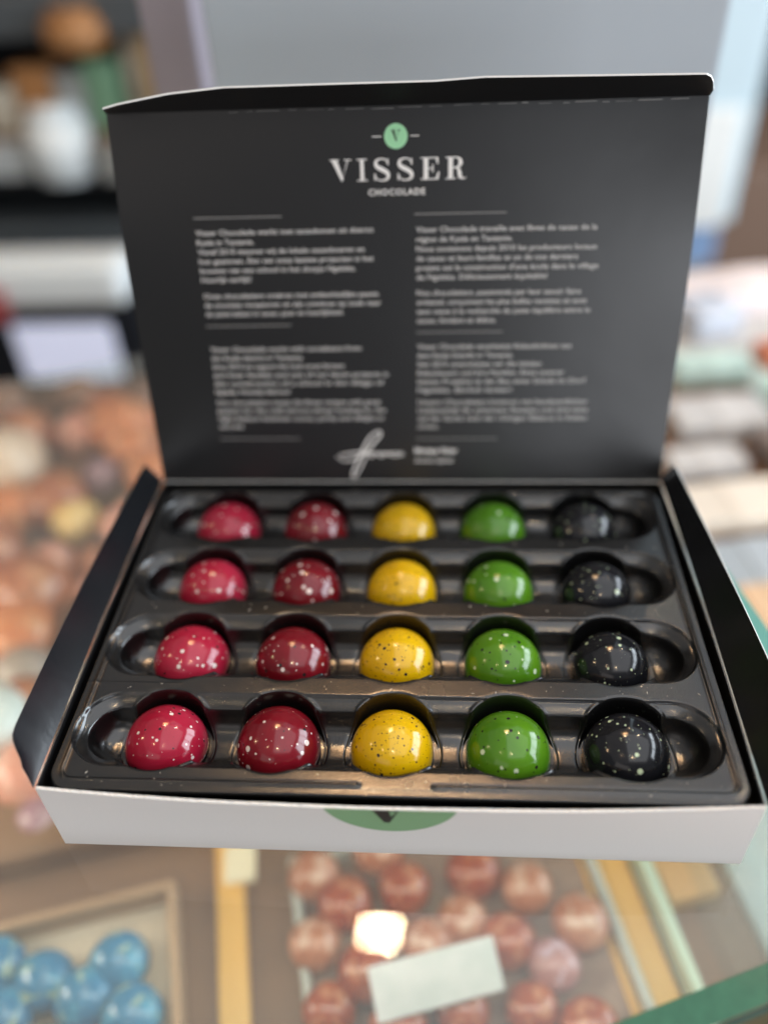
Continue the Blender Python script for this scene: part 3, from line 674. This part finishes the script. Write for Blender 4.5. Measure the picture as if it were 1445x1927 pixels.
# blue bonbons
blu = sweet_mat("blue_marbled_shell", (.025, .16, .31), (.06, .27, .42), (.26, .36, .32), 70, .58, .2)
bp_ = None
blab = ["blue marbled bonbon at the right end of the row, nearest the yellow strip", "large blue marbled bonbon in front at the middle", "blue bonbon behind and left of the large middle one", "blue bonbon at the left edge in front", "blue bonbon cut off by the left edge of the photo", "blue bonbon in front of the rightmost one", "blue bonbon at the bottom right of the tray", "blue bonbon at the bottom edge in the middle", "blue bonbon at the left edge in the back row"]
for k, (x, y) in enumerate([(-.1319, .0107), (-.1430, -.0050), (-.1640, .0010), (-.1770, -.0150), (-.2010, -.0079), (-.1190, -.0115), (-.1240, -.0340), (-.1520, -.0310), (-.1894, .0062)]):
    if bp_ is None: o = bp_ = bm_obj("blue_bonbon", ball(.0138, .9, lump=.02, seed=9), blu, smooth=True)
    else: o = bp_.copy(); COL.objects.link(o)
    o.location = (x - .002, y - .007, ZS + .0034); o.rotation_euler = (0, 0, k * 1.3)
    tag(o, blab[k], "bonbon", "blue bonbons at the lower left")

# heap of sweets on the left: caramel, salmon, mauve, cream
sw = {
 'caramel': sweet_mat("caramel_sweet", (.26, .065, .022), (.36, .11, .04), (.46, .19, .09)),
 'orange': sweet_mat("orange_sweet", (.46, .13, .04), (.54, .19, .07), (.58, .27, .14)),
 'brown': sweet_mat("brown_sweet", (.13, .055, .03), (.20, .09, .05), (.28, .14, .09)),
 'salmon': sweet_mat("salmon_sweet", (.58, .22, .15), (.62, .30, .22), (.66, .42, .36)),
 'mauve': sweet_mat("mauve_sweet", (.26, .13, .17), (.36, .20, .24), (.42, .28, .30)),
 'cream': sweet_mat("cream_sweet", (.56, .40, .29), (.60, .45, .34), (.64, .5, .4)),
 'yellow': sweet_mat("yellow_sweet", (.62, .38, .10), (.66, .44, .16), (.70, .5, .25)),
 'white': sweet_mat("white_sweet", (.62, .66, .64), (.66, .70, .68), (.7, .72, .7)),
 'grey': sweet_mat("taupe_sweet", (.26, .20, .17), (.32, .25, .21), (.36, .28, .25)),
 'mint': sweet_mat("mint_sweet", (.36, .56, .46), (.42, .60, .50), (.5, .64, .56)),
}
left = [  # x, y, kind, radius
 (-.345, .375, 'cream', .036), (-.262, .3158, 'yellow', .018), (-.250, .128, 'white', .026), (-.2150, .1000, 'salmon', .021),
 (-.1980, .0740, 'mauve', .014), (-.262, .436, 'orange', .028), (-.2180, .375, 'orange', .022), (-.2650, .235, 'caramel', .030), (-.2150, .2100, 'brown', .018),
 (-.3120, .272, 'caramel', .028), (-.2030, .160, 'grey', .018), (-.3850, .4700, 'brown', .026), (-.320, .490, 'brown', .022), (-.262, .375, 'mauve', .016),
 (-.228, .452, 'salmon', .016), (-.302, .435, 'salmon', .020), (-.2200, .312, 'salmon', .020), (-.2380, .270, 'caramel', .015),
 (-.2430, .170, 'grey', .020), (-.3000, .195, 'orange', .020), (-.262, .490, 'brown', .018), (-.225, .340, 'brown', .012), (-.225, .245, 'salmon', .014), (-.285, .335, 'caramel', .026), (-.245, .410, 'orange', .022), (-.345, .425, 'caramel', .026), (-.315, .325, 'orange', .024), (-.258, .200, 'orange', .024), (-.235, .148, 'caramel', .018), (-.282, .460, 'caramel', .024), (-.345, .320, 'caramel', .026), (-.290, .240, 'salmon', .020), (-.200, .185, 'caramel', .014), (-.265, .268, 'salmon', .018), (-.220, .420, 'caramel', .018)]
lsp = {}
kn = {'caramel': 'caramel brown', 'orange': 'orange', 'brown': 'dark brown', 'salmon': 'salmon pink', 'mauve': 'mauve', 'cream': 'cream', 'yellow': 'yellow', 'white': 'white', 'grey': 'taupe', 'mint': 'mint green'}
cnt = {}
def where(x, y):
    return ("far" if y > .42 else "middle" if y > .24 else "near") + " part of the left display, " + ("at the photo's left edge" if x < -.28 - (y - .3) * .4 else "close to the box" if x > -.235 else "half way to the box")
for k, (x, y, c, r_) in enumerate(left):
    if c not in lsp: o = lsp[c] = bm_obj("sweet", ball(.016, .82, lump=.10, seed=k), sw[c], smooth=True)
    else: o = lsp[c].copy(); COL.objects.link(o)
    o.location = (x, y, ZS + .0034); s_ = r_ / .016; o.scale = (s_, s_, s_); o.rotation_euler = (0, 0, k * 2.1)
    tag(o, f"{kn[c]} sweet in the {where(x, y)}", "sweet", f"{kn[c]} sweets in the {where(x, y)}")

byl = {}
for o in list(COL.objects):
    if o.get("category") == "sweet": byl.setdefault(o["label"], []).append(o)
for lab, os_ in byl.items():
    if len(os_) > 1:
        os_.sort(key=lambda o: -o.scale[0])
        w = ["larger", "smaller"] if len(os_) == 2 else ["largest", "middle sized", "smaller", "smallest"]
        for o, q in zip(os_, w): o["label"] = q + " " + lab.replace("part of the left display", "left display")
# right hand side: pastel packets and sweets beyond the side pane
def packet(name, c, size, rz, m, label, cat, z=ZS, tilt=0.):
    t = empty(name, (c[0], c[1], z + .0002), rz)
    bm_obj("carton", box_bm(*size, (0, 0, size[2] / 2), min(size) * .12, 2), m, t)
    bm_obj("wrap_band", box_bm(size[0] * .3, size[1] + .001, size[2] + .001, (size[0] * .08, 0, size[2] / 2 + .0003), min(size) * .1, 1), mat(name + "_band", tuple(min(1, q * 1.12) for q in m.node_tree.nodes["Principled BSDF"].inputs["Base Color"].default_value[:3]), .5, .3), t)
    return tag(t, label, cat)
pk = mat("pale_pink_wrap", (.80, .70, .68), .5, .3); mn = mat("mint_wrap", (.50, .64, .58), .5, .3); cm = mat("cream_wrap", (.72, .64, .54), .5, .3)
gr = mat("warm_grey_wrap", (.56, .54, .52), .5, .3); cr_ = mat("coral_wrap", (.62, .20, .11), .5, .3); bw = mat("blue_white_wrap", (.58, .62, .70), .5, .3); br = mat("dark_brown_wrap", (.24, .19, .17), .5, .3)
packet("gift_packet", (.330, .690), (.150, .060, .030), R(12), pk, "long pale pink packet right of the lid at mid height", "packet")
packet("gift_packet", (.282, .640), (.050, .050, .030), R(20), bw, "bluish white packet touching the right side of the lid", "packet")
packet("gift_packet", (.345, .575), (.060, .030, .018), R(15), cr_, "coral red packet at the right edge of the photo", "packet")
packet("gift_packet", (.262, .540), (.070, .030, .022), R(5), mn, "mint green packet right of the lower lid", "packet")
packet("gift_packet", (.312, .500), (.042, .028, .022), R(-25), mn, "tilted mint green packet at the right edge", "packet")
packet("gift_packet", (.250, .462), (.080, .045, .018), R(8), gr, "warm grey packet right of the lid hinge", "packet")
packet("gift_packet", (.290, .415), (.036, .036, .024), R(30), br, "dark brown packet at the right edge above the cream one", "packet")
packet("gift_packet", (.235, .345), (.120, .045, .014), R(10), cm, "wide cream packet right of the tray's back corner", "packet")
packet("gift_packet", (.225, .400), (.060, .030, .014), R(10), gr, "small warm grey packet behind the wide cream one", "packet")
packet("gift_packet", (.222, .232), (.050, .055, .008), R(12), mat("peach_wrap", (.62, .42, .26), .5, .3), "flat peach packet beside the teal glass edge", "packet")
packet("gift_packet", (.238, .285), (.120, .050, .006), R(10), mat("slate_wrap", (.36, .40, .43), .5, .3), "flat slate grey packet between the cream and the peach ones", "packet")

# ------------------------------------------------------------------ behind the box
pn = empty("upright_panel", (.0235, .306, ZB), 0)
bm_obj("board", box_bm(.247, .012, .270, (0, 0, .136), .002, 2), mat("grey_panel", (.40, .45, .50), .35, .4, mottle=(5, (.36, .40, .44), .3, .7)), pn)
bm_obj("stand_foot", box_bm(.12, .07, .006, (0, .045, .0031), .001, 1), M['ink'], pn)
tag(pn, "smooth blue grey panel standing upright behind the lid", "panel")
lc = bm_obj("lilac_carton", box_bm(.029, .05, .30, (0, 0, .15), .003, 2), mat("lilac_card", (.30, .27, .31), .5, .3)); lc.location = (-.1340, .380, ZB)
tag(lc, "dull lilac carton standing left of the grey panel", "carton")

# black shelving on the left
sh_m = mat("charcoal_shelf", (.075, .085, .092), .5, .3); bk_m = mat("black_cabinet", (.006, .008, .012), .5, .3)
cab = empty("shelving_unit", (-.75, 1.25, -1.0))
bm_obj("back_panel", box_bm(.95, .02, 1.30, (0, .16, .65)), bk_m, cab)
for zz, m_, th_ in ((.055, sh_m, .050), (-.118, mat("walnut_shelf", (.16, .09, .05), .5, .3), .02), (-.252, sh_m, .055), (-.176, bk_m, .02), (-.62, bk_m, .04)):
    bm_obj("shelf_board", box_bm(.90, .30, th_, (-.005, 0, zz + 1.0 - th_ / 2), .004, 1), m_, cab)
bm_obj("side_panel", box_bm(.03, .31, 1.30, (.462, 0, .65), .003, 1), mat("walnut_panel", (.13, .075, .04), .5, .3), cab)
for xx in (-.46,): bm_obj("side_panel", box_bm(.03, .31, 1.30, (xx, 0, .65), .003, 1), bk_m, cab)
bm_obj("drawer_front", box_bm(.90, .02, .26, (0, -.16, .24), .004, 1), bk_m, cab)
tag(cab, "black and walnut shelving unit in the left background", "shelving")
def item(name, x, z0, sx, sz, m, label, cat, y=1.14, sy=.06, rnd=0., round_=False):
    if round_:
        t = empty(name, (x, y, z0 + .0003))
        bm = bmesh.new(); bmesh.ops.create_cone(bm, cap_ends=True, segments=28, radius1=sx / 2, radius2=sx / 2 * .92, depth=sz * .86)
        for v in bm.verts: v.co.z += sz * .43
        bmesh.ops.bevel(bm, geom=[e for e in bm.edges if abs(e.verts[0].co.z - e.verts[1].co.z) < 1e-5], offset=sx * .08, segments=3, affect='EDGES')
        bm_obj("body", bm, m, t, smooth=True)
        bm = bmesh.new(); bmesh.ops.create_cone(bm, cap_ends=True, segments=28, radius1=sx * .40, radius2=sx * .34, depth=sz * .13)
        for v in bm.verts: v.co.z += sz * .93
        bm_obj("stopper", bm, m, t, smooth=True)
    else:
        t = empty(name, (x, y, z0 + .0003))
        bm_obj("carton", box_bm(sx, sy, sz, (0, 0, sz / 2), min(sx, sz) * .12, 2), m, t)
        bm_obj("carton_lid", box_bm(sx * 1.03, sy * 1.03, sz * .2, (0, 0, sz * .9 + .001), min(sx, sz) * .03, 1), m, t)
    return tag(t, label, cat)
orn = mat("amber_orange", (.34, .16, .06), .4, .4); grn = mat("sage_green", (.16, .30, .19), .5, .3); crm = mat("cream_box", (.50, .46, .38), .5, .3)
wht = mat("white_ceramic", (.74, .80, .82), .35, .5); tan = mat("tan_box", (.38, .24, .11), .5, .3); gry = mat("mid_grey_box", (.30, .31, .30), .5, .3)
zsh = -.118
item("storage_box", -.565, zsh, .055, .085, orn, "orange box on the upper left shelf beside the grey one", "box")
item("storage_box", -.620, zsh, .050, .060, crm, "cream box at the far left of the upper shelf", "box")
item("storage_box", -.512, zsh, .040, .075, gry, "grey box between the orange and green ones on the shelf", "box")
item("storage_box", -.466, zsh, .046, .090, grn, "sage green box on the upper left shelf", "box")
item("tall_jar", -.420, zsh, .034, .150, crm, "tall cream jar right of the green box", "jar", round_=True)
item("storage_box", -.390, zsh, .016, .150, tan, "narrow tan box right of the tall cream jar", "box")
item("storage_box", -.364, zsh, .022, .130, mat("cocoa_box", (.14, .08, .045), .5, .3), "dark brown box at the right end of the shelf", "box")
item("storage_box", -.335, zsh + .0, .040, .062, crm, "squat cream box beside the lilac carton", "box", y=1.02)
item("hanging_lamp_shade", -.480, -.010, .085, .050, orn, "amber orange lamp shade under the top shelf", "lamp shade", y=1.10, round_=True)
item("large_bowl", -.540, -.176, .095, .098, wht, "large round white bowl on the lower shelf", "bowl", y=1.10, sy=.1, round_=True)
item("storage_box", -.655, -.176, .120, .050, mat("pale_steel", (.46, .50, .52), .4, .4), "pale steel box left of the white bowl", "box", y=1.12)
item("storage_box", -.455, -.176, .050, .045, gry, "grey box right of the white bowl", "box", y=1.10)
# espresso machine / till with white top and lilac label
mc = empty("counter_machine", (-.60, 1.02, -.62))
bm_obj("body", box_bm(.34, .16, .319, (0, 0, .1595), .01, 2), bk_m, mc)
bm_obj("white_lid", box_bm(.335, .080, .060, (.002, -.060, .3480), .016, 4), mat("white_lid", (.74, .79, .80), .4, .4), mc)
bm_obj("red_button", box_bm(.035, .01, .05, (-.02, -.105, .325), .004, 2), mat("dull_red", (.36, .06, .06), .4, .4), mc)
bm_obj("lilac_panel", box_bm(.150, .006, .092, (.055, -.0835, .2380), .002, 2), mat("lilac_glow_panel", (.80, .83, .98), .4, .4), mc)
bm_obj("lower_cabinet", box_bm(.42, .18, .379, (0, 0, -.1901), .006, 2), bk_m, mc)
sb = mc.children[[c.name.split('.')[0] for c in mc.children].index("lilac_panel")].data.materials[0].node_tree.nodes["Principled BSDF"]
sb.inputs["Emission Color"].default_value = (.72, .76, 1.0, 1); sb.inputs["Emission Strength"].default_value = .38  # added glow lifts the lilac panel, which little light reaches
tag(mc, "black counter machine with white lid and lilac label in the left background", "machine")

# pale window column on the right and the dark back wall
clm = empty("window_column", (.396, 1.16, -1.0))
bm_obj("mullion", box_bm(.118, .05, 2.0, (0, 0, 1.72), .006, 2), mat("pale_blue_frame", (.55, .68, .74), .35, .4), clm)
bm_obj("white_plate", box_bm(.075, .006, .17, (.004, -.029, .80), .003, 2), mat("white_plate", (.80, .82, .80), .4, .4), clm)
bm_obj("blue_foot", box_bm(.085, .055, .060, (0, -.002, .685), .004, 2), mat("dusty_blue", (.22, .34, .55), .4, .4), clm)
bm_obj("pier", box_bm(.060, .045, .654, (0, 0, .327), .004, 2), gry, clm)
tag(clm, "pale blue upright column with white plate right of the grey panel", "column")
wm = mat("dark_wall", (.055, .05, .055), .7, .2, mottle=(2, (.04, .04, .05), .3, .7))
bw_ = bm_obj("back_wall", box_bm(7, .1, 3.4, (0, 3.05, .7)), wm); bw_["kind"] = "structure"
dn = bm_obj("wooden_counter", box_bm(1.3, .5, .62, (0, 0, .31), .01, 2), mat("mid_brown_counter", (.17, .11, .08), .5, .3)); dn.location = (1.15, 1.95, -1.0)
tag(dn, "brown counter in the right background beyond the pale column", "counter")
